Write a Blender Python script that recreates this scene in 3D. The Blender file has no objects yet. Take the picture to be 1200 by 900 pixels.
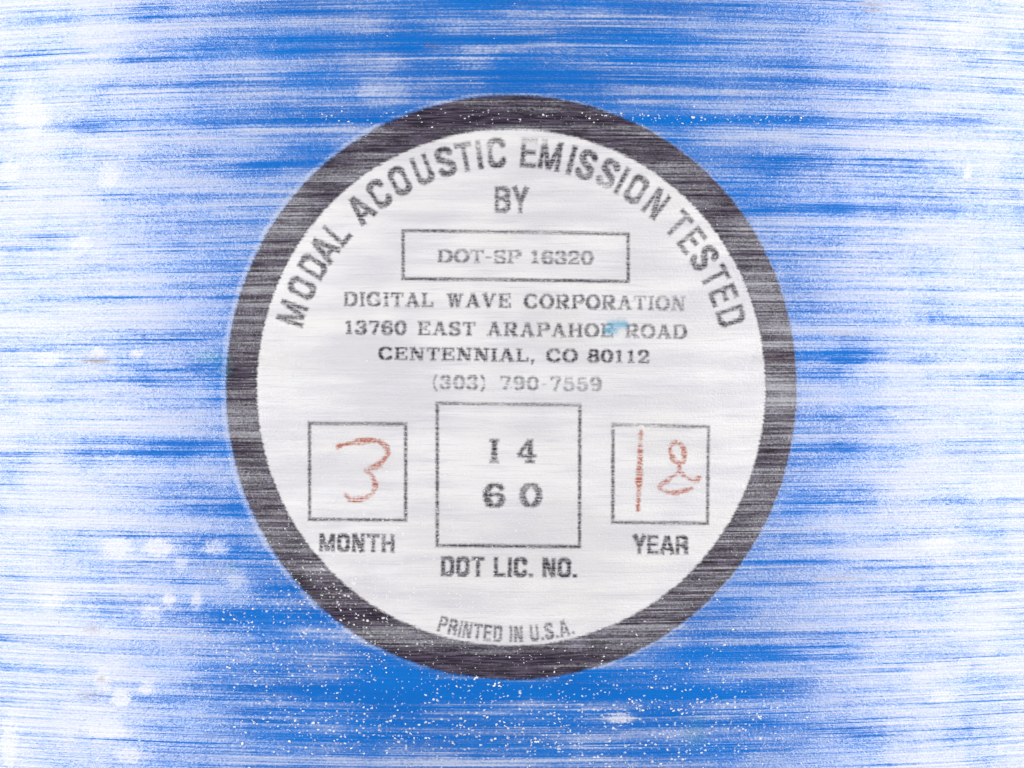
import bpy, math, random
import numpy as np

# ------------------------------------------------------------------ camera, world, lights, exposure
PX = 0.0845e-3                 # metres on the cylinder front per photo pixel (photo 1200 x 900)
R = 935 * PX                   # cylinder radius, about 79 mm
DIST = 6000 * PX               # camera to the front of the cylinder
scene = bpy.context.scene

cam_data = bpy.data.cameras.new("camera")
cam_data.sensor_width = 36.0
cam_data.lens = 36.0 * 6000 / 1200
cam_data.clip_start = 0.01
cam_data.clip_end = 50
cam = bpy.data.objects.new("camera", cam_data)
cam.location = (0, -DIST, 0)
cam.rotation_euler = (math.radians(90), 0, 0)
scene.collection.objects.link(cam)
scene.camera = cam

world = bpy.data.worlds.new("World")
scene.world = world
world.use_nodes = True
bg = world.node_tree.nodes["Background"]
bg.inputs[0].default_value = (0.93, 0.95, 1.0, 1)
bg.inputs[1].default_value = 0.12

def softbox(name, az, el, dist, sx, sy, power, color=(1, 1, 1)):
    """Area lamp aimed at the label; az is degrees to the right of the camera, el degrees up."""
    ld = bpy.data.lights.new(name, 'AREA')
    ld.shape = 'RECTANGLE'
    ld.size, ld.size_y = sx, sy
    ld.energy = power
    ld.color = color
    o = bpy.data.objects.new(name, ld)
    a, e = math.radians(az), math.radians(el)
    o.location = (dist * math.sin(a) * math.cos(e), -dist * math.cos(a) * math.cos(e), dist * math.sin(e))
    d = -o.location.normalized()
    o.rotation_euler = d.to_track_quat('-Z', 'Z').to_euler()
    scene.collection.objects.link(o)
    return o

softbox("softbox_lamp", -76, 2, 0.75, 0.42, 0.9, 7.3)
softbox("softbox_lamp.001", 76, 2, 0.75, 0.42, 0.9, 7.3)
softbox("key_lamp", 6, 56, 0.9, 0.7, 0.4, 4.4, (1, 0.985, 0.96))
softbox("fill_lamp", -6, -58, 0.9, 0.7, 0.4, 2.2)

scene.view_settings.view_transform = 'Standard'
scene.view_settings.look = 'None'
scene.view_settings.exposure = 0.08
scene.view_settings.gamma = 1.0
scene.view_settings.use_curve_mapping = False

rng = np.random.default_rng(11)

# ------------------------------------------------------------------ surface coordinates
def px_uv(px, py):
    """Where the sight line of a photo pixel meets the cylinder: arc length and height, in pixel units."""
    px = np.asarray(px, float); py = np.asarray(py, float)
    Rr, D = 935.0, 6000.0
    dx, dz = (px - 600) / D, (450 - py) / D
    # point = (t dx, -D + t, t dz); axis at y = Rr
    a = dx * dx + 1; b = -(D + Rr); c = (D + Rr) ** 2 - Rr ** 2
    t = (-b - np.sqrt(np.maximum(b * b - a * c, 0))) / a
    x = t * dx
    return Rr * np.arcsin(np.clip(x / Rr, -1, 1)), t * dz

def wrap(u, v, lift=0.0):
    """Arc length, height (pixel units) -> a point on the cylinder, lift in metres."""
    th = np.asarray(u) / 935.0
    r = R + lift
    return np.stack([r * np.sin(th), R - r * np.cos(th), np.asarray(v) * PX + 0 * th], -1)

# label frame: centre of the ring and its slight clockwise turn
LCU, LCV = [float(q) for q in px_uv(599, 454)]
TILT = math.radians(-0.75)
def label_uv(lx, ly):
    lx = np.asarray(lx, float); ly = np.asarray(ly, float)
    c, s = math.cos(TILT), math.sin(TILT)
    return LCU + lx * c - ly * s, LCV + lx * s + ly * c
def px_label(px, py):
    u, v = px_uv(px, py)
    c, s = math.cos(TILT), math.sin(TILT)
    return (u - LCU) * c + (v - LCV) * s, -(u - LCU) * s + (v - LCV) * c

# ------------------------------------------------------------------ how clear or dry the winding is, spot by spot
# x0, x1, y (photo pixels), half height, amount: + clear resin over the blue, - dry white glass
BANDS = [
    (230, 870, 45, 8, 1.0), (180, 520, 58, 6, .6), (330, 640, 88, 9, .7), (560, 840, 66, 8, .45), (600, 830, 96, 6, .55),
    (180, 420, 13, 6, .45), (500, 900, 6, 6, .55), (40, 190, 20, 4, .4), (430, 840, 110, 7, .5),
    (370, 870, 136, 9, 1.1), (200, 400, 140, 7, .7), (860, 1200, 141, 4, .8), (870, 1000, 76, 5, .4), (940, 1200, 82, 3, .35),
    (0, 200, 74, 3, .4), (60, 240, 70, 3, .5), (190, 330, 195, 7, .6), (280, 400, 193, 8, .9), (840, 980, 197, 7, .8), (980, 1200, 203, 4, .55),
    (840, 900, 225, 10, .7), (850, 1010, 243, 5, .6), (1000, 1200, 248, 3, .4), (900, 1000, 283, 5, .6), (180, 310, 228, 9, .6), (200, 300, 262, 7, .5),
    (0, 140, 265, 4, .35), (260, 330, 210, 12, .5), (0, 120, 200, 4, .3), (40, 280, 145, 8, .4),
    (120, 272, 337, 5, .7), (0, 160, 352, 3, .45), (60, 268, 350, 3, .6), (110, 266, 393, 5, .6), (100, 262, 418, 4, .6),
    (150, 262, 434, 8, .9), (0, 256, 448, 2.5, .6), (150, 262, 478, 5, .5), (0, 120, 470, 4, .25),
    (150, 270, 526, 11, 1.1), (0, 170, 531, 8, .6), (170, 285, 575, 8, .65), (190, 295, 596, 8, .6), (0, 150, 580, 4, .25),
    (912, 1000, 333, 6, .7), (925, 1000, 361, 8, .65), (1000, 1200, 374, 8, .4), (930, 1010, 398, 4, .4), (926, 1060, 418, 6, 1.1), (1040, 1200, 421, 5, .6),
    (930, 990, 440, 5, .5), (930, 1030, 487, 9, .6), (928, 1010, 522, 10, .7), (920, 980, 545, 6, .5), (910, 1030, 580, 8, .85), (1020, 1200, 587, 6, .5),
    (1050, 1200, 443, 4, .25), (1000, 1200, 526, 4, .3),
    (880, 1180, 629, 5, .7), (868, 990, 660, 6, 1.0), (990, 1200, 664, 4, .55), (850, 950, 682, 6, .7), (830, 940, 708, 8, .6), (820, 960, 745, 9, .6),
    (780, 930, 768, 7, .9), (930, 1190, 770, 3, .5), (790, 950, 808, 10, .95), (950, 1080, 806, 6, .4), (780, 900, 845, 9, .8), (760, 940, 875, 8, .6),
    (1000, 1200, 739, 3, .4), (960, 1200, 690, 4, .35), (950, 1200, 836, 4, .35), (900, 1000, 600, 5, .5),
    (230, 330, 645, 10, .8), (270, 345, 664, 8, .7), (300, 372, 692, 12, 1.1), (240, 420, 726, 11, .95), (280, 440, 758, 9, .7), (230, 600, 806, 12, 1.1),
    (370, 860, 813, 14, 1.3), (430, 760, 850, 7, .9), (300, 620, 866, 9, .7), (500, 860, 838, 5, .5), (600, 880, 884, 7, .6), (260, 420, 840, 9, .6),
    (0, 290, 817, 2.5, .6), (20, 240, 762, 3, .45), (0, 200, 670, 4, .35), (60, 230, 720, 4, .25), (120, 330, 851, 4, .5), (160, 300, 783, 5, .4), (420, 560, 790, 8, .8), (680, 840, 790, 6, .5),
    (70, 330, 627, 6, .3),
    # dry runs
    (0, 420, 30, 6, -.35), (140, 420, 84, 6, -.3), (700, 900, 60, 4, -.35), (380, 480, 72, 14, -.6), (420, 470, 105, 14, -.55), (520, 660, 60, 8, -.4),
    (0, 280, 165, 6, -.5), (200, 440, 163, 7, -.6), (760, 1100, 160, 10, -.6), (860, 1200, 172, 10, -.55), (120, 270, 215, 8, -.4), (0, 300, 245, 6, -.4), (880, 1200, 265, 6, -.4),
    (0, 262, 330, 5, -.35), (0, 265, 370, 7, -.5), (0, 258, 460, 6, -.5), (0, 260, 500, 8, -.5), (0, 280, 550, 8, -.45), (0, 290, 612, 6, -.5),
    (940, 1200, 345, 6, -.4), (940, 1200, 388, 7, -.6), (935, 1200, 430, 4, -.5), (935, 1200, 460, 9, -.55), (930, 1200, 508, 6, -.5), (930, 1200, 560, 9, -.55),
    (920, 1200, 610, 7, -.55), (900, 1200, 645, 7, -.55), (900, 1200, 675, 5, -.5), (960, 1200, 710, 12, -.4), (820, 1200, 790, 6, -.55), (860, 1200, 780, 4, -.5), (840, 1000, 826, 4, -.45),
    (0, 300, 690, 8, -.4), (0, 250, 745, 8, -.35), (100, 560, 793, 4, -.6), (0, 240, 835, 7, -.35), (300, 560, 738, 4, -.3), (300, 700, 893, 6, -.35),
    (560, 690, 57, 7, -.7), (780, 860, 108, 6, -.4), (330, 480, 28, 5, -.4), (600, 760, 26, 5, -.35), (560, 900, 76, 3, -.4), (250, 380, 118, 7, -.4), (400, 800, 826, 4, -.35), (420, 800, 860, 4, -.4), (650, 880, 858, 6, -.3), (440, 640, 894, 4, -.4), (860, 960, 168, 8, -.4),
    # across the label
    (300, 900, 235, 8, -.5), (300, 900, 265, 5, -.45), (300, 560, 210, 3, -.5), (420, 560, 180, 3, -.6), (470, 770, 279, 7, .5), (300, 560, 315, 4, -.5), (470, 770, 330, 6, .6), (300, 900, 300, 2.5, -.4),
    (300, 900, 366, 3, -.5), (420, 760, 415, 6, .9), (300, 900, 401, 3, -.4), (300, 900, 446, 2.5, -.9), (500, 720, 452, 2, -.6), (510, 700, 525, 14, .5),
    (265, 300, 440, 7, .8), (265, 300, 526, 8, .8), (890, 935, 418, 8, .9), (430, 790, 142, 4, 1.0), (420, 700, 770, 6, .8),
]
_b = []
for x0, x1, y, h, a in BANDS:
    ua, v0 = px_uv((x0 + x1) / 2, y)
    _b.append((float(px_uv(x0, y)[0]), float(px_uv(x1, y)[0]), float(v0), h, a))

# round dry spots and stains: x, y, rx, ry, amount
SPOTS = [(138, 640, 15, 10, 1.2), (186, 642, 17, 10, 1.2), (252, 642, 17, 9, .9), (198, 703, 8, 7, 1.1), (230, 703, 7, 11, .8), (212, 662, 8, 9, .6), (178, 720, 14, 14, .6),
         (172, 806, 9, 8, .9), (142, 818, 12, 9, 1.0), (120, 797, 9, 14, .7), (125, 853, 26, 13, .7), (10, 872, 10, 24, .9), (152, 885, 18, 9, .7), (55, 420, 16, 8, .8), (116, 412, 9, 6, .8), (160, 415, 8, 6, .7),
         (1134, 202, 4, 8, 1.3), (1100, 640, 20, 10, .5), (1105, 815, 14, 7, .6), (726, 842, 16, 9, .9), (690, 836, 20, 10, .35), (455, 62, 14, 18, .15), (430, 105, 12, 16, .17), (128, 205, 14, 14, .5),
         (35, 130, 20, 30, .4), (45, 140, 14, 14, .5), (10, 200, 14, 12, .5), (560, 70, 26, 14, .3), (1125, 40, 24, 30, .3), (275, 680, 14, 9, .5), (60, 700, 16, 12, .4), (95, 285, 14, 11, .5), (1000, 300, 60, 20, .2)]
BROWN = [(1022, 8, 14, 10, .8), (1018, 33, 8, 4, .9), (1030, 50, 5, 12, .4), (112, 424, 20, 7, 1.2), (104, 816, 14, 5, 1.0), (118, 800, 7, 12, .6), (108, 735, 14, 8, .5), (506, 54, 8, 4, .9), (985, 672, 40, 9, .45),
         (1005, 392, 40, 5, .3), (255, 668, 22, 6, .45), (908, 418, 30, 6, .5), (995, 745, 12, 4, .3), (930, 668, 20, 6, .3)]
TEAL = [(245, 418, 16, 8, 1.0), (262, 428, 12, 14, .6), (272, 666, 8, 5, .9), (814, 862, 14, 14, .9), (818, 845, 8, 8, .5)]
def _conv(l): return [(*[float(q) for q in px_uv(x, y)], rx / math.cos(px_uv(x, y)[0] / 935), ry, a) for x, y, rx, ry, a in l]
_s, _br, _te = _conv(SPOTS), _conv(BROWN), _conv(TEAL)

def field(u, v):
    u = np.asarray(u, float); v = np.asarray(v, float)
    out = np.zeros(u.shape)
    for u0, u1, v0, h, a in _b:
        ok = np.abs(v - v0) < 3 * h
        if not ok.any(): continue
        uu, vv = u[ok], v[ok]
        soft = min(70.0, 0.3 * (u1 - u0)) + 8
        w = 1 / (1 + np.exp(-(uu - u0) / (soft * .35))) * 1 / (1 + np.exp((uu - u1) / (soft * .35)))
        # the run thins, thickens and wanders a little along its length
        ph = v0 * 12.9
        hh = h * (1 + .35 * np.sin(uu / 41 + ph) + .2 * np.sin(uu / 17 + 2 * ph))
        cc = v0 + .25 * h * np.sin(uu / 63 + 3 * ph)
        out[ok] += a * w * np.exp(-((vv - cc) / hh) ** 2)
    return out

def side_glare(u):
    # softbox glare painted into the colour: winding whitens towards both sides
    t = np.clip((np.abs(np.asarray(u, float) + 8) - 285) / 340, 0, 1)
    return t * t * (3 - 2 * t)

def blobs(u, v, l):
    u = np.asarray(u, float); v = np.asarray(v, float)
    out = np.zeros(u.shape)
    for uu, vv, rx, ry, a in l:
        d = ((u - uu) / rx) ** 2 + ((v - vv) / ry) ** 2
        k = uu * .37 + vv * .71      # ragged rims
        d = d * (1 + .45 * np.sin(u * .31 + v * .47 + k) * np.sin(v * .83 - u * .22 + 2 * k) + .3 * np.sin(u * .9 + 1.3 * v + 3 * k))
        d = np.maximum(d, 0)
        out += a * np.exp(-d ** 2.2)
    return out

# ------------------------------------------------------------------ materials
class NT:
    """tiny helper for writing node trees"""
    def __init__(self, tree): self.t = tree
    def n(self, kind, **kw):
        x = self.t.nodes.new(kind)
        for k, v in kw.items(): setattr(x, k, v)
        return x
    def put(self, sock, val):
        if isinstance(val, bpy.types.NodeSocket): self.t.links.new(val, sock)
        elif val is not None: sock.default_value = val
    def m(self, op, a, b=None, c=None, clamp=False):
        x = self.n('ShaderNodeMath', operation=op, use_clamp=clamp)
        for s, val in zip(x.inputs, (a, b, c)): self.put(s, val)
        return x.outputs[0]
    def mapr(self, val, lo, hi, a=0.0, b=1.0, smooth=True):
        x = self.n('ShaderNodeMapRange', interpolation_type='SMOOTHSTEP' if smooth else 'LINEAR')
        for s, q in zip(x.inputs, (val, lo, hi, a, b)): self.put(s, q)
        return x.outputs[0]
    def noise(self, vec, sx, sy, off=0.0, detail=2.0, rough=0.5, dist=0.0):
        """sx, sy: feature size in photo pixels along and across the fibres"""
        mp = self.n('ShaderNodeMapping')
        self.put(mp.inputs['Vector'], vec)
        mp.inputs['Scale'].default_value = (100.0 / sx, 100.0 / sy, 1)
        mp.inputs['Location'].default_value = (off, off * 1.7, off * .3)
        x = self.n('ShaderNodeTexNoise', noise_dimensions='2D')
        self.put(x.inputs['Vector'], mp.outputs[0])
        x.inputs['Scale'].default_value = 1.0
        x.inputs['Detail'].default_value = detail
        x.inputs['Roughness'].default_value = rough
        x.inputs['Distortion'].default_value = dist
        return x.outputs[0]
    def mix(self, f, a, b):
        x = self.n('ShaderNodeMix', data_type='RGBA')
        self.put(x.inputs[0], f); self.put(x.inputs[6], a); self.put(x.inputs[7], b)
        return x.outputs[2]
    def attr(self, name):
        x = self.n('ShaderNodeAttribute', attribute_name=name)
        return x.outputs['Fac']
    def uv(self):
        return self.n('ShaderNodeUVMap', uv_map='wrap').outputs[0]

def fibre_group():
    """the hoop-wound glass fibre and resin over everything: cloudy streaks, grain and a silky gloss along the fibres"""
    g = bpy.data.node_groups.new("wound glass fibre", 'ShaderNodeTree')
    I = g.interface
    I.new_socket("Base Color", in_out='INPUT', socket_type='NodeSocketColor')
    s = I.new_socket("Cover", in_out='INPUT', socket_type='NodeSocketFloat'); s.default_value = 1
    s = I.new_socket("Shift", in_out='INPUT', socket_type='NodeSocketFloat'); s.default_value = 0
    s = I.new_socket("Gloss", in_out='INPUT', socket_type='NodeSocketFloat'); s.default_value = 1
    I.new_socket("Shader", in_out='OUTPUT', socket_type='NodeSocketShader')
    N = NT(g)
    gi = N.n('NodeGroupInput'); go = N.n('NodeGroupOutput')
    uv = N.uv()
    c = lambda x: N.m('SUBTRACT', x, 0.5)
    broad = c(N.noise(uv, 900, 34, 3.1, 3, .55))
    mid = c(N.noise(uv, 520, 9, 7.7, 3, .6, .1))
    fine = c(N.noise(uv, 300, 3.2, 11.3, 2, .6))
    hair = c(N.noise(uv, 190, 1.9, 17.9, 2, .55))
    patch = c(N.noise(uv, 95, 70, 23.1, 3, .6))
    grain = c(N.noise(uv, 3.4, 2.6, 31.7, 1, .7))
    crawl = c(N.noise(uv, 6.5, 4.6, 37.3, 2, .6, 1.6))
    field_a = N.attr('resin')
    spot_a = N.attr('dry_spot')
    x = N.m('MULTIPLY', broad, 0.95)
    for f, k in ((mid, 1.25), (fine, 1.05), (hair, 1.1), (patch, .9), (grain, .5), (crawl, .65)):
        x = N.m('MULTIPLY_ADD', f, k, x)
    lines = N.m('MULTIPLY', N.mapr(N.noise(uv, 420, 2.6, 91.3, 2, .55, .05), .56, .70), N.mapr(N.noise(uv, 260, 22, 97.1, 2, .6), .42, .62))
    x = N.m('MULTIPLY_ADD', lines, -.75, x)
    x = N.m('MULTIPLY_ADD', field_a, -0.68, x)
    x = N.m('MULTIPLY_ADD', spot_a, N.m('MULTIPLY_ADD', N.m('ADD', crawl, fine), 1.5, .9), x)
    x = N.m('MULTIPLY_ADD', N.attr('side_glare'), N.m('MULTIPLY_ADD', patch, .6, .37), x)  # painted side glare whitens the winding, broken up by patches
    x = N.m('ADD', x, gi.outputs['Shift'])
    dry = N.mapr(x, -0.22, 0.80)
    silk = N.mapr(x, -0.80, 0.25)
    # specks: tiny trapped bubbles
    vor = N.n('ShaderNodeTexVoronoi', voronoi_dimensions='2D', feature='F1')
    mp = N.n('ShaderNodeMapping'); N.put(mp.inputs['Vector'], uv); mp.inputs['Scale'].default_value = (100 / 4.6, 100 / 3.8, 1)
    wob = N.n('ShaderNodeVectorMath', operation='ADD'); N.put(wob.inputs[0], mp.outputs[0])
    cmb = N.n('ShaderNodeCombineXYZ'); N.put(cmb.inputs[0], N.m('MULTIPLY', grain, .9)); N.put(cmb.inputs[1], N.m('MULTIPLY', crawl, .9)); N.put(wob.inputs[1], cmb.outputs[0])
    N.put(vor.inputs['Vector'], wob.outputs[0]); vor.inputs['Scale'].default_value = 1
    sep = N.n('ShaderNodeSeparateColor'); N.put(sep.inputs[0], vor.outputs['Color'])
    size = N.mapr(N.m('ADD', sep.outputs[0], N.m('MULTIPLY', N.attr('bubbly'), .34)), .92, 1.38, 0.0, .40, False)
    speck = N.m('MULTIPLY', N.mapr(N.m('SUBTRACT', size, vor.outputs['Distance']), 0.0, .1), N.m('GREATER_THAN', size, .02))
    speck = N.m('MULTIPLY', speck, N.m('MULTIPLY_ADD', sep.outputs[1], .6, .3))
    thick = N.m('ADD', N.mapr(N.attr('side_glare'), 0, .8, .68, .92), N.m('MULTIPLY', spot_a, .25))  # white cover denser in dry spots and, as painted glare, at the sides
    cover = N.m('MULTIPLY', N.m('MULTIPLY', dry, thick), gi.outputs['Cover'], clamp=True)  # white of the dry glass together with the painted side glare
    cover = N.m('MULTIPLY_ADD', cover, .88, N.m('MULTIPLY', gi.outputs['Cover'], .01))
    cover = N.m('MAXIMUM', cover, N.m('MULTIPLY', speck, N.m('MULTIPLY_ADD', gi.outputs['Cover'], .4, .6)))
    glass = N.mix(N.mapr(N.m('ADD', hair, N.m('ADD', grain, fine)), -.35, .35), (.65, .675, .78, 1), (.80, .80, .83, 1))
    col = N.mix(cover, gi.outputs['Base Color'], glass)
    col = N.mix(N.m('MULTIPLY', speck, .75), col, (.90, .90, .92, 1))
    col = N.mix(N.m('MULTIPLY', N.attr('brown'), N.mapr(N.m('ADD', fine, N.m('ADD', hair, crawl)), -.15, .3, .0, .85)), col, (.23, .17, .12, 1))
    col = N.mix(N.m('MULTIPLY', N.attr('teal'), N.mapr(N.m('ADD', mid, grain), -.3, .3, .05, .5)), col, (.04, .27, .33, 1))
    h = N.m('MULTIPLY_ADD', fine, .5, N.m('MULTIPLY_ADD', hair, .6, N.m('MULTIPLY_ADD', crawl, .9, N.m('MULTIPLY', grain, .5))))
    h = N.m('ADD', h, N.m('MULTIPLY', speck, .8))
    bump = N.n('ShaderNodeBump'); bump.inputs['Strength'].default_value = .6; bump.inputs['Distance'].default_value = .00009
    N.put(bump.inputs['Height'], h)
    tan = N.n('ShaderNodeTangent', direction_type='UV_MAP', uv_map='wrap')
    p = N.n('ShaderNodeBsdfPrincipled')
    N.put(p.inputs['Base Color'], col)
    N.put(p.inputs['Roughness'], N.mapr(dry, 0, 1, .30, .42, False))
    N.put(p.inputs['Specular IOR Level'], N.m('MULTIPLY', N.m('MULTIPLY', N.mapr(silk, 0, 1, .02, 1.0, False), N.mapr(dry, 0, 1, 1.0, .18, False)), gi.outputs['Gloss']))
    p.inputs['Anisotropic'].default_value = .6
    p.inputs['IOR'].default_value = 1.75
    N.put(p.inputs['Tangent'], tan.outputs[0])
    N.put(p.inputs['Normal'], bump.outputs[0])
    N.put(go.inputs['Shader'], p.outputs[0])
    return g
FIBRE = fibre_group()

BLUE = (.0002, .152, .575, 1)

def coated(name, cover, shift, gloss, color):
    """material: color is a fixed colour or a function (NT) -> colour socket"""
    m = bpy.data.materials.new(name)
    m.use_nodes = True
    t = m.node_tree
    t.nodes.clear()
    N = NT(t)
    out = N.n('ShaderNodeOutputMaterial')
    g = N.n('ShaderNodeGroup'); g.node_tree = FIBRE
    N.put(g.inputs['Base Color'], color(N) if callable(color) else color)
    N.put(g.inputs['Cover'], cover(N) if callable(cover) else cover)
    N.put(g.inputs['Shift'], shift(N) if callable(shift) else shift)
    g.inputs['Gloss'].default_value = gloss
    N.put(out.inputs['Surface'], g.outputs[0])
    return m

def stock(N):
    uv = N.uv()
    k = N.m('ADD', N.noise(uv, 240, 26, 71.3, 3, .6), N.m('MULTIPLY', N.noise(uv, 120, 100, 77.9, 2), .7))
    a = N.mix(N.mapr(k, .6, 1.1), (.65, .635, .67, 1), (.80, .785, .79, 1))
    w = N.mapr(N.noise(uv, 150, 120, 83.1, 2), .5, .72, 0, .35)
    a = N.mix(w, a, (.77, .755, .71, 1))
    f = N.mapr(N.noise(uv, 70, 2.2, 87.7, 2, .6), .52, .75, 0, .5)
    return N.mix(f, a, (.56, .55, .62, 1))
def paint(N):
    uv = N.uv()
    return N.mix(N.mapr(N.noise(uv, 160, 40, 2.2, 3), .3, .7), BLUE, (.0002, .132, .52, 1))
def edge_mask(N, amp, lo, hi, streak=1.0):
    """print or pen coverage from the distance to the outline, frayed and partly missing"""
    uv = N.uv()
    f = N.m('SUBTRACT', N.noise(uv, 4, 3.2, 41.3, 2, .7), .5)
    s = N.m('SUBTRACT', N.noise(uv, 70, 2.6, 47.9, 2, .6), .5)
    d = N.m('MULTIPLY_ADD', f, amp, N.attr('outline'))
    d = N.m('MULTIPLY_ADD', s, amp * streak, d)
    return N.mapr(d, lo, hi, 1.0, 0.0)
def ink_cover(N):
    return N.m('MULTIPLY_ADD', edge_mask(N, 2.4, -1.7, 1.6), -.20, .42)
def ink(N, tone=(.034, .025, .042, 1), amp=2.4, lo=-2.1, hi=2.0, lost=.5):
    uv = N.uv()
    k = edge_mask(N, amp, lo, hi)
    wear = N.mapr(N.m('ADD', N.noise(uv, 60, 2.4, 53.1, 2, .6), N.m('MULTIPLY', N.noise(uv, 3, 2.4, 57.7, 1), .6)), .62, 1.05, 1.0, 1.0 - .8 * lost)
    salt = N.mapr(N.noise(uv, 8, 2.8, 101.3, 2, .6), .55, .74, 0, .42)
    wear = N.m('MULTIPLY', wear, N.m('SUBTRACT', 1.0, salt))
    wear = N.m('SUBTRACT', wear, N.m('MULTIPLY', N.attr('fade'), 1.0), clamp=True)
    return N.mix(N.m('MULTIPLY', k, wear), stock(N), tone)

M_body = coated("blue paint under wound glass fibre", 1.0, 0.04, 1.0, paint)
M_paper = coated("white label stock under glass fibre", .42, 0.0, .3, stock)
def ring_col(N):
    return N.mix(N.mapr(N.noise(N.uv(), 30, 2.0, 61, 2), .35, .7), (.020, .014, .026, 1), (.095, .074, .115, 1))
def see_through(m, alpha):
    """lets whatever lies beneath show where the print or film is thin or missing"""
    t = m.node_tree; N = NT(t)
    out = next(n for n in t.nodes if n.type == 'OUTPUT_MATERIAL'); g = next(n for n in t.nodes if n.type == 'GROUP')
    mx = N.n('ShaderNodeMixShader'); tr = N.n('ShaderNodeBsdfTransparent')
    N.put(mx.inputs[0], alpha(N)); N.put(mx.inputs[1], tr.outputs[0]); N.put(mx.inputs[2], g.outputs[0])
    N.put(out.inputs['Surface'], mx.outputs[0])
M_ring = coated("black printed border under glass fibre", .80, 0.0, .45, ring_col)
see_through(M_ring, lambda N: edge_mask(N, 3.6, -2.6, 2.2, 1.3))
M_ink = coated("black print under glass fibre", ink_cover, 0.0, .35, ink)
M_ink_small = coated("small black print under glass fibre", ink_cover, 0.0, .35, lambda N: ink(N, amp=1.9, lo=-1.7, hi=1.8, lost=.5))
M_red = coated("red brown pen under glass fibre", ink_cover, 0.0, .35, lambda N: ink(N, (.40, .082, .030, 1), 3.6, -2.0, 1.8, .9))
M_smudge = coated("pale blue smudge", .25, 0.0, .3, (.10, .50, .76, 1))
see_through(M_smudge, lambda N: N.m('MULTIPLY', edge_mask(N, 5, -7, 3), .5))
M_margin = coated("clear label margin over blue paint", 1.0, lambda N: N.m('MULTIPLY_ADD', edge_mask(N, 5, -2.2, 1.4, 1.2), .42, .04), .9, paint)
M_bubble = bpy.data.materials.new("white resin bubble"); M_bubble.use_nodes = True
_p = M_bubble.node_tree.nodes['Principled BSDF']
_p.inputs['Base Color'].default_value = (.82, .84, .88, 1); _p.inputs['Roughness'].default_value = .25
M_metal = bpy.data.materials.new("brushed aluminium"); M_metal.use_nodes = True
_p = M_metal.node_tree.nodes['Principled BSDF']
_p.inputs['Base Color'].default_value = (.55, .56, .58, 1); _p.inputs['Metallic'].default_value = 1; _p.inputs['Roughness'].default_value = .35

# ------------------------------------------------------------------ mesh helpers
BUBBLY = [(600, 850, 330, 60, 1.0), (330, 760, 120, 80, .6), (820, 830, 120, 90, .6), (430, 700, 130, 60, .45), (560, 136, 340, 12, .7), (880, 139, 110, 8, .6), (430, 560, 110, 90, .45), (540, 640, 220, 130, .75), (840, 560, 60, 90, .3), (290, 760, 80, 60, .4), (560, 470, 90, 90, .25)]
_bu = _conv(BUBBLY)

def make(name, co, faces, mat, parent, u, v, attrs=None, smooth=True):
    me = bpy.data.meshes.new(name)
    co = np.asarray(co, np.float32).reshape(-1, 3)
    faces = np.asarray(faces, np.int32)
    k = faces.shape[1]
    me.vertices.add(len(co)); me.vertices.foreach_set('co', co.ravel())
    me.loops.add(faces.size); me.loops.foreach_set('vertex_index', faces.ravel())
    me.polygons.add(len(faces))
    me.polygons.foreach_set('loop_start', np.arange(0, faces.size, k, dtype=np.int32))
    me.polygons.foreach_set('loop_total', np.full(len(faces), k, np.int32))
    me.polygons.foreach_set('use_smooth', np.full(len(faces), smooth, bool))
    if u is not None:
        u = np.asarray(u, float).ravel(); v = np.asarray(v, float).ravel()
        l = me.uv_layers.new(name='wrap')
        uvs = np.stack([u / 100, v / 100], -1)[faces.ravel()]
        l.data.foreach_set('uv', uvs.astype(np.float32).ravel())
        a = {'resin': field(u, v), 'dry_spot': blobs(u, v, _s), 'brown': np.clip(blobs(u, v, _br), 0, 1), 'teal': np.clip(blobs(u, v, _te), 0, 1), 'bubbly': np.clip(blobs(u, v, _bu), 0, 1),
             'side_glare': side_glare(u)}
        a.update(attrs or {})
        for key, val in a.items():
            at = me.attributes.new(key, 'FLOAT', 'POINT')
            at.data.foreach_set('value', np.broadcast_to(np.asarray(val, np.float32).ravel() if np.ndim(val) else np.float32(val), (len(co),)).astype(np.float32))
    me.update(calc_edges=True)
    me.materials.append(mat)
    o = bpy.data.objects.new(name, me)
    scene.collection.objects.link(o)
    if parent is not None: o.parent = parent
    return o

def grid_faces(nr, nc, closed=False):
    r = np.arange(nr - 1)[:, None]; cc = np.arange(nc if closed else nc - 1)[None, :]
    nx = (cc + 1) % nc
    return np.stack([r * nc + cc, r * nc + nx, (r + 1) * nc + nx, (r + 1) * nc + cc], -1).reshape(-1, 4)

def thing(name, label, cat, loc=(0, 0, 0)):
    o = bpy.data.objects.new(name, None)
    o.empty_display_size = .02
    scene.collection.objects.link(o)
    o.location = loc
    o['label'] = label; o['category'] = cat
    return o

# ------------------------------------------------------------------ the cylinder
cyl = thing('gas_cylinder', 'blue painted gas cylinder wound with whitish streaked glass fibre, carrying the round label', 'gas cylinder')
half = math.pi * 935
uf = np.arange(-760, 761, 3.0)
uc = np.linspace(760, 2 * half - 760, 80)[1:-1]
U = np.concatenate([uf, uc]); Uw = U.copy()
vf = np.arange(-500, 501, 1.6)
ve = np.linspace(500, 2700, 24)[1:]
V = np.concatenate([-ve[::-1], vf, ve])
uu, vv = np.meshgrid(U, V)
co = wrap(uu, vv).reshape(-1, 3)
faces = grid_faces(len(V), len(U), True)
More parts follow.
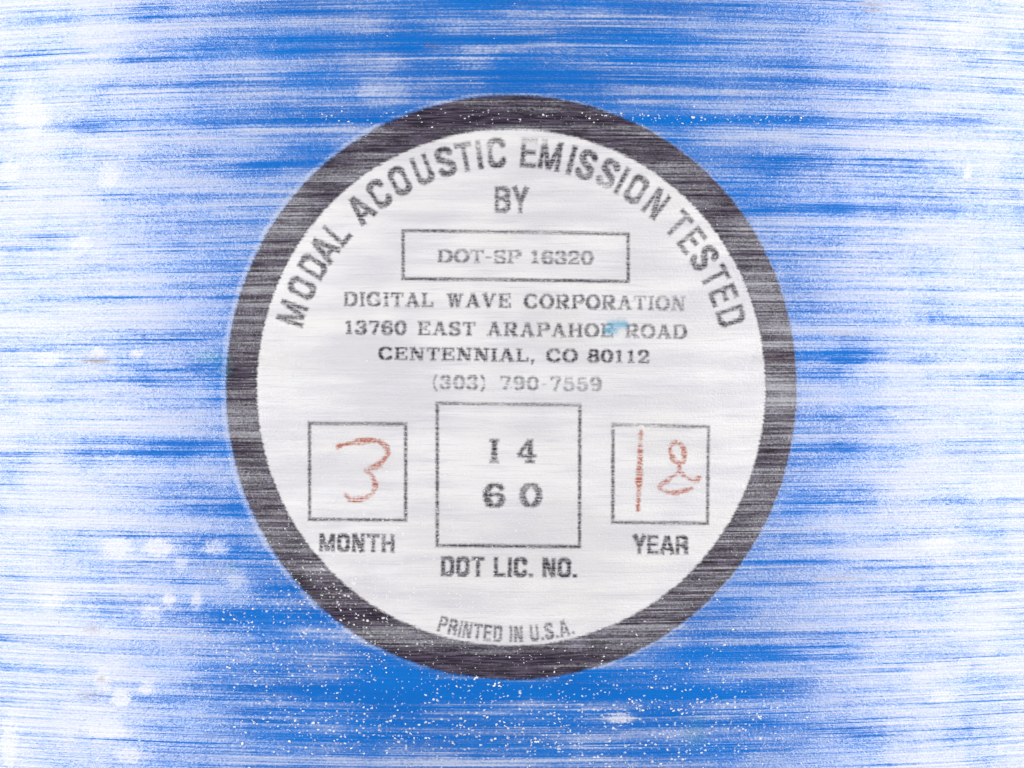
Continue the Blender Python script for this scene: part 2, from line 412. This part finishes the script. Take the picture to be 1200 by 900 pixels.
# domed ends
rows = [co]; allf = [faces]; ul = [uu.ravel()]; vl = [vv.ravel()]
base = len(V) * len(U)
def dome(sign, edge_start):
    prev = np.arange(len(U)) + edge_start
    global base
    for k in range(1, 13):
        a = k / 12 * math.radians(80)
        rr = R * math.cos(a) ** .8; zz = sign * (2700 * PX + R * .75 * math.sin(a))
        th = U / 935
        rows.append(np.stack([rr * np.sin(th), R - rr * np.cos(th), np.full(len(U), zz)], -1))
        ul.append(U.copy()); vl.append(np.full(len(U), sign * (2700 + 700 * a)))
        cur = np.arange(len(U)) + base; base += len(U)
        n = np.roll(prev, -1); m = np.roll(cur, -1)
        f = np.stack([prev, n, m, cur], -1) if sign > 0 else np.stack([cur, m, n, prev], -1)
        allf.append(f); prev = cur
dome(1, (len(V) - 1) * len(U)); dome(-1, 0)
body = make('body', np.concatenate(rows), np.concatenate(allf), M_body, cyl, np.concatenate(ul), np.concatenate(vl))
# neck at the top, plug at the foot
def lathe(name, prof, parent, n=40):
    th = np.linspace(0, 2 * math.pi, n, endpoint=False)
    c = np.array([[(r * math.cos(t), R + r * math.sin(t), z) for t in th] for r, z in prof]).reshape(-1, 3)
    return make(name, c, grid_faces(len(prof), n, True), M_metal, parent, None, None)
zt = 2700 * PX + R * .74
lathe('neck', [(.024, zt - .006), (.024, zt + .012), (.017, zt + .014), (.017, zt + .03), (.001, zt + .03)], cyl)
lathe('foot_plug', [(.001, -zt - .004), (.02, -zt - .004), (.021, -zt + .004)], cyl)

# ------------------------------------------------------------------ bubbles standing in the resin
def bubbles():
    P = []
    def scatter(n, cx, cy, sx, sy, rmin, rmax):
        for _ in range(int(n * .8)):
            x = rng.normal(cx, sx); y = rng.normal(cy, sy)
            if -20 < x < 1220 and -20 < y < 920: P.append((x, y, rmin + (rmax - rmin) * rng.random() ** 3))
    scatter(300, 560, 850, 260, 45, .5, 2.4)
    for _ in range(26): scatter(12, rng.normal(540, 230), rng.normal(850, 36), 14, 6, .5, 3.4)
    scatter(80, 560, 850, 260, 45, .6, 3.2)
    scatter(200, 330, 760, 90, 70, .6, 3.0)
    scatter(170, 830, 830, 100, 60, .6, 3.0)
    scatter(70, 640, 136, 200, 5, .6, 2.2)
    scatter(26, 760, 138, 60, 6, 1, 3.2)
    scatter(40, 890, 140, 80, 4, .6, 2.0)
    scatter(220, 420, 690, 120, 70, .7, 2.6)
    scatter(260, 540, 610, 170, 90, .7, 2.2)
    scatter(70, 700, 760, 110, 40, .6, 2.4)
    scatter(60, 860, 300, 50, 90, .5, 1.8)
    scatter(160, 390, 700, 60, 50, .7, 2.4)
    scatter(120, 560, 770, 110, 14, .7, 2.6)
    scatter(90, 800, 690, 50, 60, .7, 2.4)
    scatter(40, 440, 140, 40, 8, .6, 2.6)
    scatter(70, 600, 60, 220, 30, .5, 1.8)
    co, fs, uL, vL = [], [], [], []
    k = 0
    for x, y, r in P:
        u, v = px_uv(x, y)
        r *= .42; a0 = rng.random() * 6.28; st = 1 + .8 * rng.random(); an = rng.normal(0, .5)
        ring = []
        for j in range(8):
            t = a0 + j * math.pi / 4; q = r * (1 + .25 * rng.normal())
            ex, ey = q * math.cos(t) * st, q * math.sin(t)
            ring.append((u + ex * math.cos(an) - ey * math.sin(an), v + ex * math.sin(an) + ey * math.cos(an)))
        a = np.array(ring); b = (a - [u, v]) * .55 + [u, v]
        ps = np.concatenate([wrap(a[:, 0], a[:, 1], .00004), wrap(b[:, 0], b[:, 1], .00008 + r * .12 * PX), wrap(np.array([u]), np.array([v]), .00009 + r * .2 * PX)])
        co.append(ps)
        for j in range(8):
            n = (j + 1) % 8
            fs += [(k + j, k + n, k + 8 + n), (k + j, k + 8 + n, k + 8 + j), (k + 8 + j, k + 8 + n, k + 16)]
        k += 17
    o = make('resin_bubbles', np.concatenate(co), fs, M_bubble, cyl, None, None)
    o['kind'] = 'stuff'
bubbles()

# ------------------------------------------------------------------ the label
LIFT = .00006
lab = thing('round_label', 'round white printed inspection label with black border and red handwritten date on the blue cylinder', 'label')

def disc(name, rad, cx, cy, lift, mat, lo=0.0, attrs=None, wall=True, step=3.5):
    nr = max(3, int((rad - lo) / step)); na = 400
    rr = np.linspace(max(lo, .5), rad, nr)
    ang = np.linspace(0, 2 * math.pi, na, endpoint=False)
    rg, ag = np.meshgrid(rr, ang, indexing='ij')
    lx, ly = cx + 1.009 * rg * np.cos(ag), cy + rg * np.sin(ag)   # printed a hair wider than tall
    u, v = label_uv(lx, ly)
    co = wrap(u, v, lift).reshape(-1, 3)
    f = grid_faces(nr, na, True)
    uu_, vv_ = u.ravel(), v.ravel()
    rr_ = rg.ravel()
    if wall:
        e = wrap(u[-1], v[-1], -.00001)
        b = len(co)
        co = np.concatenate([co, e]); uu_ = np.concatenate([uu_, u[-1]]); vv_ = np.concatenate([vv_, v[-1]]); rr_ = np.concatenate([rr_, rr_[-na:]])
        i = np.arange(na); j = (i + 1) % na
        f = np.concatenate([f, np.stack([b - na + i, b - na + j, b + j, b + i], -1)])
    return make(name, co, f, mat, lab, uu_, vv_, attrs(rr_) if attrs else None)

RO, RI = 342.0, 303.0
disc('paper', RI + 6, 0, 0, LIFT, M_paper, wall=False)
disc('clear_margin', RO + 7.5, -3.4, -.5, .000006, M_margin, lo=RO - 6, wall=False, step=1.0, attrs=lambda r: {'outline': r - (RO + 4.4)})
def ring_attr(r):
    mid = (RO + RI) / 2
    return {'outline': np.abs(r - mid) - (RO - RI) / 2}
disc('printed_border', RO + 4.2, 0, 0, LIFT + .0000025, M_ring, lo=RI - 4.0, attrs=ring_attr, step=.8)

# ---- print: every stroke is (kind, x0, y0, x1, y1, half width); outlines come from distances to the strokes
def sd(strokes, X, Y):
    d = np.full(X.shape, 99.0)
    for k, x0, y0, x1, y1, w in strokes:
        dx, dy = x1 - x0, y1 - y0
        L = math.hypot(dx, dy) or 1e-6
        tx, ty = dx / L, dy / L
        a = (X - x0) * tx + (Y - y0) * ty
        b = -(X - x0) * ty + (Y - y0) * tx
        if k == 'b':
            qa = np.abs(a - L / 2) - L / 2; qb = np.abs(b) - w
            q = np.hypot(np.maximum(qa, 0), np.maximum(qb, 0)) + np.minimum(np.maximum(qa, qb), 0)
        else:
            ac = np.clip(a, 0, L)
            q = np.hypot(a - ac, b) - w
        d = np.minimum(d, q)
    return d

def arc(cx, cy, rx, ry, a0, a1, w, n=14, w2=None):
    """elliptic arc; w2 = half width where the arc runs level (for letters with thick and thin)"""
    out = []
    for i in range(n):
        t0 = math.radians(a0 + (a1 - a0) * i / n); t1 = math.radians(a0 + (a1 - a0) * (i + 1) / n)
        tm = (t0 + t1) / 2
        ww = w if w2 is None else w2 + (w - w2) * abs(math.cos(tm)) ** 1.2
        out.append(('c', cx + rx * math.cos(t0), cy + ry * math.sin(t0), cx + rx * math.cos(t1), cy + ry * math.sin(t1), ww))
    return out
def ln(x0, y0, x1, y1, w, k='b'): return [(k, x0, y0, x1, y1, w)]

# condensed grotesque: unit height 1, returns strokes and width
def sans(ch, W=.56, w=.07):
    l, r, m = w, W - w, W / 2
    if ch == 'I': return ln(w, 0, w, 1, w), 2 * w
    if ch == 'L': return ln(l, 0, l, 1, w) + ln(0, w, W * .88, w, w), W * .9
    if ch == 'T': return ln(m, 0, m, 1, w) + ln(0, 1 - w, W, 1 - w, w), W
    if ch == 'E': return ln(l, 0, l, 1, w) + ln(0, w, W * .92, w, w) + ln(0, 1 - w, W * .9, 1 - w, w) + ln(0, .53, W * .85, .53, w), W * .95
    if ch == 'H': return ln(l, 0, l, 1, w) + ln(r, 0, r, 1, w) + ln(l, .53, r, .53, w), W
    if ch == 'N': return ln(l, 0, l, 1, w) + ln(r, 0, r, 1, w) + ln(l * 1.1, .98, r * .98, .02, w), W
    if ch == 'M':
        W2 = W * 1.25; r2 = W2 - w
        return ln(l, 0, l, 1, w) + ln(r2, 0, r2, 1, w) + ln(l * 1.1, .98, W2 / 2, .03, w * .9) + ln(r2 - .01, .98, W2 / 2, .03, w * .9), W2
    if ch == 'A': return ln(.06, 0, m, .98, w) + ln(W + .02 - .06 + .04, 0, m + .03, .98, w) + ln(.14, .27, W - .08, .27, w * .9), W + .06
    if ch == 'Y': return ln(.05, 1, m, .42, w) + ln(W - .05, 1, m, .42, w) + ln(m, 0, m, .46, w), W
    if ch == 'O': return arc(m, .72, m - w, .28 - w, 0, 180, w) + arc(m, .28, m - w, .28 - w, 180, 360, w) + ln(l, .28, l, .72, w) + ln(r, .28, r, .72, w), W
    if ch == 'C': return arc(m, .72, m - w, .28 - w, 8, 180, w) + arc(m, .28, m - w, .28 - w, 180, 352, w) + ln(l, .28, l, .72, w), W
    if ch == 'U': return arc(m, .28, m - w, .28 - w, 180, 360, w) + ln(l, .28, l, 1, w) + ln(r, .28, r, 1, w), W
    if ch == 'D': return ln(l, 0, l, 1, w) + ln(l, w, m, w, w) + ln(l, 1 - w, m, 1 - w, w) + arc(m, .72, m - w, .28 - w, 0, 90, w) + arc(m, .28, m - w, .28 - w, 270, 360, w) + ln(r, .28, r, .72, w), W
    if ch in 'PR':
        s = ln(l, 0, l, 1, w) + ln(l, 1 - w, m, 1 - w, w) + ln(l, .5, m, .5, w) + arc(m, .75 - w / 2, m - w, .25 - w / 2, -90, 90, w)
        if ch == 'R': s += ln(m + .02, .48, r, .36, w, 'c') + ln(r, .38, r + .01, 0, w)
        return s, W
    if ch == 'B': return ln(l, 0, l, 1, w) + ln(l, 1 - w, m, 1 - w, w) + ln(l, .53, m, .53, w) + ln(l, w, m, w, w) + arc(m, .765 - w / 2, m - w * 1.2, .235 - w / 2, -90, 90, w) + arc(m, .265 + w / 2, m - w, .265 - w / 2, -90, 90, w), W
    if ch == 'S': return arc(m, .735, m - w, .265 - w, 15, 250, w) + arc(m, .275, m - w, .275 - w, -165, 75, w) + ln(m - .08, .51, m + .08, .50, w, 'c'), W
    if ch == '.': return ln(w, 0, w, 2 * w, w), 2 * w
    if ch == ',': return ln(w, 0, w, 2 * w, w) + ln(w * 1.2, .02, w * .6, -.14, w * .6, 'c'), 2 * w
    return [], W * .5

# wide slab-serif typewriter face
def slab(ch, bold=1.0):
    S, H, sv = .105 * bold, .060 * bold, .056        # stem, hairline, serif half heights
    def ser(x, y, hw=.17): return ln(x - hw, y, x + hw, y, sv)
    b, t = sv, 1 - sv
    if ch == 'D': return ln(.17, 0, .17, 1, S) + ln(.02, b, .45, b, sv) + ln(.02, t, .45, t, sv) + arc(.42, .5, .40, .45, -90, 90, S, 16, H), .93
    if ch == 'I': return ln(.19, 0, .19, 1, S) + ser(.19, b) + ser(.19, t), .38
    if ch == 'G': return arc(.47, .5, .39, .45, 50, 330, S, 20, H) + ln(.74, .68, .74, 1, H) + ln(.76, .06, .76, .42, S) + ln(.56, .43, .92, .43, sv), .95
    if ch == 'C': return arc(.46, .5, .38, .45, 45, 318, S, 20, H) + ln(.74, .66, .74, .98, H), .88
    if ch == 'T': return ln(.41, 0, .41, 1, S) + ln(.03, t, .79, t, sv) + ln(.06, .72, .06, 1, H) + ln(.76, .72, .76, 1, H) + ser(.41, b), .82
    if ch == 'A': return ln(.16, 0, .44, .98, H) + ln(.76, 0, .46, .98, S) + ln(.26, .32, .64, .32, H) + ser(.15, b, .15) + ser(.77, b, .17) + ln(.32, t, .52, t, sv), .94
    if ch == 'L': return ln(.19, 0, .19, 1, S) + ser(.19, t) + ln(.02, b, .72, b, sv) + ln(.71, 0, .71, .34, H), .78
    if ch == 'W': return ln(.17, 1, .34, .02, S) + ln(.34, .02, .54, .95, H) + ln(.54, .95, .74, .02, S) + ln(.74, .02, .92, 1, H) + ser(.17, t) + ser(.54, t, .12) + ser(.92, t, .15), 1.1
    if ch == 'V': return ln(.17, 1, .45, .02, S) + ln(.45, .02, .74, 1, H) + ser(.17, t, .16) + ser(.76, t, .14), .93
    if ch == 'E': return ln(.19, 0, .19, 1, S) + ln(.02, b, .76, b, sv) + ln(.02, t, .74, t, sv) + ln(.19, .52, .52, .52, H) + ln(.53, .36, .53, .68, H) + ln(.75, 0, .75, .32, H) + ln(.73, .7, .73, 1, H), .82
    if ch == 'O': return arc(.45, .5, .37, .45, 0, 360, S, 26, H), .90
    if ch in 'PR':
        s = ln(.19, 0, .19, 1, S) + ser(.19, b) + ln(.02, t, .5, t, sv) + ln(.19, .47, .5, .47, H) + arc(.5, .72, .24, .24, -90, 90, S, 12, H)
        if ch == 'R': return s + ln(.46, .47, .74, .04, S) + ln(.66, b, .92, b, sv), .92
        return s, .82
    if ch == 'S': return arc(.37, .73, .27, .22, 30, 250, S * .85, 14, H) + arc(.37, .27, .28, .22, -160, 70, S * .85, 14, H) + ln(.28, .53, .46, .47, S, 'c') + ln(.63, .68, .63, .98, H) + ln(.08, .02, .08, .34, H), .74
    if ch == 'N': return ln(.18, 0, .18, 1, H) + ln(.78, 0, .78, 1, H) + ln(.2, .96, .76, .04, S) + ser(.18, b, .15) + ser(.14, t, .13) + ser(.78, t, .15), .95
    if ch == 'H': return ln(.19, 0, .19, 1, S) + ln(.76, 0, .76, 1, S) + ln(.19, .5, .76, .5, H) + ser(.19, b) + ser(.19, t) + ser(.76, b) + ser(.76, t), .95
    if ch == '0': return arc(.36, .5, .28, .45, 0, 360, S, 24, H), .72
    if ch == '1': return ln(.3, 0, .3, 1, S) + ser(.3, b, .2) + ln(.1, .8, .3, .96, H), .62
    if ch == '2': return arc(.34, .7, .25, .25, -10, 170, S, 14, H) + ln(.58, .62, .1, .1, H * 1.2, 'c') + ln(.06, .07, .62, .07, .07) + ln(.62, .04, .64, .25, H), .72
    if ch == '3': return arc(.34, .73, .23, .22, -80, 165, S * .9, 14, H) + arc(.33, .27, .27, .22, -165, 85, S * .95, 14, H) + ln(.24, .51, .38, .51, H), .72
    if ch == '4': return ln(.46, 0, .46, 1, S) + ln(.44, .97, .05, .32, H) + ln(.03, .3, .70, .3, H * 1.2) + ser(.46, b, .17), .76
    if ch == '5': return ln(.15, .93, .58, .93, .07) + ln(.15, .95, .12, .52, H) + arc(.34, .31, .27, .27, -160, 130, S * .95, 16, H), .72
    if ch == '6': return arc(.38, .5, .30, .45, 60, 270, S, 16, H) + arc(.37, .29, .26, .25, 0, 360, S * .9, 18, H) + ln(.6, .8, .56, .88, H * 1.3, 'c'), .74
    if ch == '7': return ln(.06, .93, .64, .93, .07) + ln(.08, .75, .08, 1, H) + ln(.62, .92, .3, 0, S * .8), .72
    if ch == '8': return arc(.36, .74, .23, .21, 0, 360, S * .85, 18, H) + arc(.36, .27, .28, .23, 0, 360, S * .95, 18, H), .72
    if ch == '9': return arc(.34, .5, .30, .45, -120, 90, S, 16, H) + arc(.35, .71, .26, .25, 0, 360, S * .9, 18, H), .74
    if ch == '-': return ln(.05, .42, .4, .42, .06), .46
    if ch == '(': return arc(.62, .45, .42, .68, 130, 230, H, 12), .46
    if ch == ')': return arc(-.18, .45, .42, .68, -50, 50, H, 12), .46
    if ch == ',': return ln(.12, .0, .12, .16, .08) + ln(.16, .04, .08, -.18, .04, 'c'), .34
    return [], .5

def place(strokes, x, y, sx, sy, rot=0.0, shear=0.0):
    c, s = math.cos(rot), math.sin(rot)
    out = []
    for k, x0, y0, x1, y1, w in strokes:
        ax, ay, bx, by = x0 * sx, y0 * sy, x1 * sx, y1 * sy
        # width follows the mean scale across the stroke
        dx, dy = abs(bx - ax), abs(by - ay); L = math.hypot(dx, dy) or 1
        ws = w * (sx * dy / L + sy * dx / L)
        out.append((k, x + ax * c - ay * s, y + ax * s + ay * c, x + bx * c - by * s, y + bx * s + by * c, ws))
    return out

def run(text, face, x0, x1, y0, y1, gap=.12, space=None, **kw):
    """strokes of one level line that fills x0..x1 (label units), baseline y0, cap height y1-y0; also the letters' centres"""
    gl = [face(ch, **kw) for ch in text]
    adv = []
    for ch, (s, w) in zip(text, gl): adv.append((space if ch == ' ' and space is not None else w))
    tot = sum(adv) + gap * (len(text) - 1)
    sx = (x1 - x0) / tot
    out = []; x = x0
    for (s, w), a in zip(gl, adv):
        out += place(s, x, y0, sx, y1 - y0)
        x += (a + gap) * sx
    return out

def print_part(name, strokes, mat, lift, label=None, step=.8, pad=2.6, fade=None):
    """one sheet of ink, soft edged, lying on the label"""
    xs = [q for s in strokes for q in (s[1], s[3])]; ys = [q for s in strokes for q in (s[2], s[4])]
    wm = max(s[5] for s in strokes) + pad + 1
    X = np.arange(min(xs) - wm, max(xs) + wm + step, step); Y = np.arange(min(ys) - wm, max(ys) + wm + step, step)
    gx, gy = np.meshgrid(X, Y)
    d = sd(strokes, gx, gy)
    nr, nc = d.shape
    f = grid_faces(nr, nc)
    keep = (d.ravel()[f] < pad).any(1)
    f = f[keep]
    used = np.unique(f)
    re = np.full(d.size, -1); re[used] = np.arange(len(used))
    f = re[f]
    lx, ly, dd = gx.ravel()[used], gy.ravel()[used], d.ravel()[used]
    u, v = label_uv(lx, ly)
    fa = fade(lx, ly) if fade else np.zeros(len(lx))
    o = make(name, wrap(u, v, lift), f, mat, lab, u, v, {'outline': dd, 'fade': fa})
    if label: o['label'] = label
    return o

INK = LIFT + .000004
# curved heading: letter centres read off the photo
HEAD = [('M', 339, 366), ('O', 351, 336), ('D', 365, 311), ('A', 380, 291), ('L', 397, 273), ('A', 424, 246), ('C', 444, 226), ('O', 468, 211), ('U', 495, 198), ('S', 522, 189), ('T', 545, 184), ('I', 562, 183), ('C', 582, 180),
        ('E', 620, 180), ('M', 645, 183), ('I', 669, 191), ('S', 687, 194), ('S', 712, 205), ('I', 728, 213), ('O', 745, 223), ('N', 768, 240), ('T', 797, 261), ('E', 810, 283), ('S', 824, 303), ('T', 838, 324), ('E', 848, 346), ('D', 855, 371)]
strokes = []
CAP, RB = 35.0, 258.0
for ch, x, y in HEAD:
    lx, ly = px_label(x, y)
    a = math.atan2(float(lx), float(ly))
    g, w = sans(ch, .65, .088)
    sx = CAP * (.9 if ch != 'I' else 1)
    bx, by = RB * math.sin(a), RB * math.cos(a)
    # start half a letter to the left of the foot point
    bx -= math.cos(-a) * w * sx / 2; by -= math.sin(-a) * w * sx / 2
    strokes += place(g, bx, by, sx, CAP, -a)
def fade_head(x, y):
    return .0 + .35 * np.exp(-((x + 42) / 26) ** 2 - ((y - 285) / 10) ** 2) + .45 * np.exp(-((x - 24) / 22) ** 2 - ((y - 290) / 8) ** 2) + .5 * np.exp(-((x - 104) / 12) ** 2 - ((y - 236) / 9) ** 2) + .15 * np.exp(-((x - 200) / 30) ** 2 - ((y - 190) / 30) ** 2)
print_part('lettering', strokes, M_ink, INK, 'curved heading reading MODAL ACOUSTIC EMISSION TESTED', fade=fade_head)

def line(text, face, xl, xr, yt, yb, mat, label, gap=.12, space=None, fade=None, **kw):
    """yt, yb: top and foot of the capitals at the middle of the line, in photo pixels"""
    xm = (xl + xr) / 2
    a, _ = px_label(xl, (yt + yb) / 2); b, _ = px_label(xr, (yt + yb) / 2)
    _, t = px_label(xm, yt); _, q = px_label(xm, yb)
    s = run(text, face, float(a), float(b), float(q), float(t), gap, space, **kw)
    return print_part('lettering', s, mat, INK, label, step=.7, fade=fade)

def const(k, *bumps):
    def f(x, y):
        o = np.full(len(x), k)
        for cx, cy, rx, ry, a in bumps: o += a * np.exp(-((x - cx) / rx) ** 2 - ((y - cy) / ry) ** 2)
        return o
    return f
line('BY', sans, 580, 619, 218.5, 249.5, M_ink, 'line reading BY', gap=.10, W=.64, w=.082, fade=const(.05))
line('DOT-SP 16320', slab, 513, 695, 293.5, 308.5, M_ink_small, 'boxed line reading DOT-SP 16320', gap=.07, space=.42, fade=const(.12, (30, 153, 50, 4, .25)))
line('DIGITAL WAVE CORPORATION', slab, 403, 803, 344.5, 361, M_ink_small, 'line reading DIGITAL WAVE CORPORATION', gap=.13, space=.62, fade=const(.0, (175, 102, 50, 14, .22), (-150, 100, 50, 6, .12)))
line('13760 EAST ARAPAHOE ROAD', slab, 404, 805, 378, 394, M_ink_small, 'line reading 13760 EAST ARAPAHOE ROAD', gap=.13, space=.5, fade=const(.0, (150, 68, 60, 16, .18)))
line('CENTENNIAL, CO 80112', slab, 444, 761, 408.5, 423.5, M_ink_small, 'line reading CENTENNIAL, CO 80112', gap=.12, space=.42, fade=const(-.05))
line('(303) 790-7559', slab, 505, 705, 441, 457, M_ink_small, 'faint line reading (303) 790-7559', gap=.16, space=.5, fade=const(.16, (0, 4, 200, 3, .3)))
line('I4', slab, 573, 631, 514.5, 542.5, M_ink, 'number 14 in the middle box', gap=.62, fade=const(.0))
line('60', slab, 567, 634.5, 567, 593.5, M_ink, 'number 60 in the middle box', gap=.50, fade=const(.0))
line('DOT LIC. NO.', sans, 517, 676, 653, 676, M_ink_small, 'caption reading DOT LIC. NO.', gap=.09, space=.24, W=.60, w=.094, fade=const(-.05))
line('MONTH', sans, 374.5, 462.5, 625.5, 647, M_ink_small, 'caption reading MONTH', gap=.11, W=.62, w=.096, fade=const(-.05))
line('YEAR', sans, 742, 806, 627, 649.5, M_ink_small, 'caption reading YEAR', gap=.07, W=.60, w=.094, fade=const(.0))

# curved foot line
txt = 'PRINTED IN U.S.A.'
adv = [(.26 if ch == ' ' else sans(ch, .58, .088)[1]) for ch in txt]
CAP2, RB2 = 19.0, 298.5
tot = sum(adv) + .13 * (len(txt) - 1)
aL, aR = math.atan2(-84, 288), math.atan2(79, 290)
k = (aR - aL) * (RB2 - CAP2 / 2) / tot
strokes = []; pos = 0
for ch, a_ in zip(txt, adv):
    g, w = sans(ch, .58, .088)
    ang = aL + (pos + a_ / 2) * k / (RB2 - CAP2 / 2)
    bx, by = RB2 * math.sin(ang), -RB2 * math.cos(ang)
    bx -= math.cos(ang) * w * k / 2; by -= math.sin(ang) * w * k / 2
    strokes += place(g, bx, by, k, CAP2, ang)
    pos += a_ + .13
print_part('lettering', strokes, M_ink_small, INK, 'small curved line reading PRINTED IN U.S.A.', step=.7, fade=const(.08))

# boxes
def frame(corners, w, label, fade=None):
    p = [tuple(float(q) for q in px_label(*c)) for c in corners]
    s = []
    for i in range(4):
        a, b = p[i], p[(i + 1) % 4]
        dx, dy = b[0] - a[0], b[1] - a[1]; L = math.hypot(dx, dy)
        s.append(('b', a[0] - dx / L * w, a[1] - dy / L * w, b[0] + dx / L * w, b[1] + dy / L * w, w))
    print_part('printed_box', s, M_ink_small, INK, label, step=.9, fade=fade)
frame([(472.5, 270.3), (736, 274), (736, 329.8), (472.5, 326.5)], 1.9, 'wide thin outline round DOT-SP 16320', const(.05, (40, 182, 60, 5, .2)))
frame([(363, 496), (475.5, 496.8), (475.5, 609.5), (363, 608.5)], 1.9, 'square outline round the month', const(.0, (-180, -42, 60, 4, .3)))
frame([(512.5, 472.5), (679.5, 474.8), (679, 640.5), (512.5, 639.2)], 1.9, 'large square outline round the licence number', const(.0, (0, -20, 120, 6, .25)))
frame([(718.3, 498), (830, 500), (828.8, 613.3), (718, 612)], 1.9, 'square outline round the year', const(.05, (160, -46, 80, 5, .35)))

# handwriting
def pen(pts, x0, y0, k, w):
    p = [tuple(float(q) for q in px_label(x0 + x / k, y0 + y / k)) for x, y in pts]
    # round the corners (Catmull-Rom)
    q = []
    for i in range(len(p) - 1):
        a, b, c, d = p[max(i - 1, 0)], p[i], p[i + 1], p[min(i + 2, len(p) - 1)]
        for t in np.linspace(0, 1, 6, endpoint=False):
            q.append(tuple(.5 * (2 * b[j] + (c[j] - a[j]) * t + (2 * a[j] - 5 * b[j] + 4 * c[j] - d[j]) * t * t + (3 * b[j] - a[j] - 3 * c[j] + d[j]) * t ** 3) for j in (0, 1)))
    q.append(p[-1])
    return [('c', *q[i], *q[i + 1], w * (1 + .28 * math.sin(i * .37 + w) + .12 * math.sin(i * 1.1))) for i in range(len(q) - 1)]
three = pen([(268, 254), (310, 238), (380, 227), (450, 218), (500, 226), (533, 255), (543, 290), (524, 325), (485, 358), (425, 384)], 340, 470, 4.74, 2.9) + \
        pen([(425, 384), (452, 410), (472, 455), (470, 492), (440, 528), (385, 545), (335, 546), (312, 522)], 340, 470, 4.74, 2.9)
print_part('handwritten_digit', three, M_red, INK + .000003, 'red handwritten 3', step=.8, fade=const(.02, (-140, 38 - 15, 16, 8, .3)))
one = pen([(289, 163), (286, 250), (280, 400), (276, 500), (272, 603)], 690, 470, 4.735, 3.2)
print_part('handwritten_digit', one, M_red, INK + .000003, 'red handwritten 1', step=.8, fade=const(.0, (150, -45, 20, 25, .3)))
eight = pen([(478, 228), (452, 258), (460, 312), (490, 340), (524, 338), (530, 290), (514, 246), (478, 228)], 690, 470, 4.735, 2.6) + \
        pen([(500, 342), (500, 388), (450, 430), (393, 474), (420, 502), (480, 510), (540, 496), (568, 484)], 690, 470, 4.735, 2.5) + \
        pen([(500, 388), (545, 428), (590, 442), (612, 428), (604, 420)], 690, 470, 4.735, 2.5)
print_part('handwritten_digit', eight, M_red, INK + .000003, 'red handwritten looped 8', step=.8, fade=const(.06))
sm = [('c', *[float(q) for q in px_label(713, 387)], *[float(q) for q in px_label(719, 386)], 6.5), ('c', *[float(q) for q in px_label(716, 381)], *[float(q) for q in px_label(731, 380)], 6)]
print_part('blue_smudge', sm, M_smudge, INK + .000006, 'pale blue smudge on the address', pad=3)
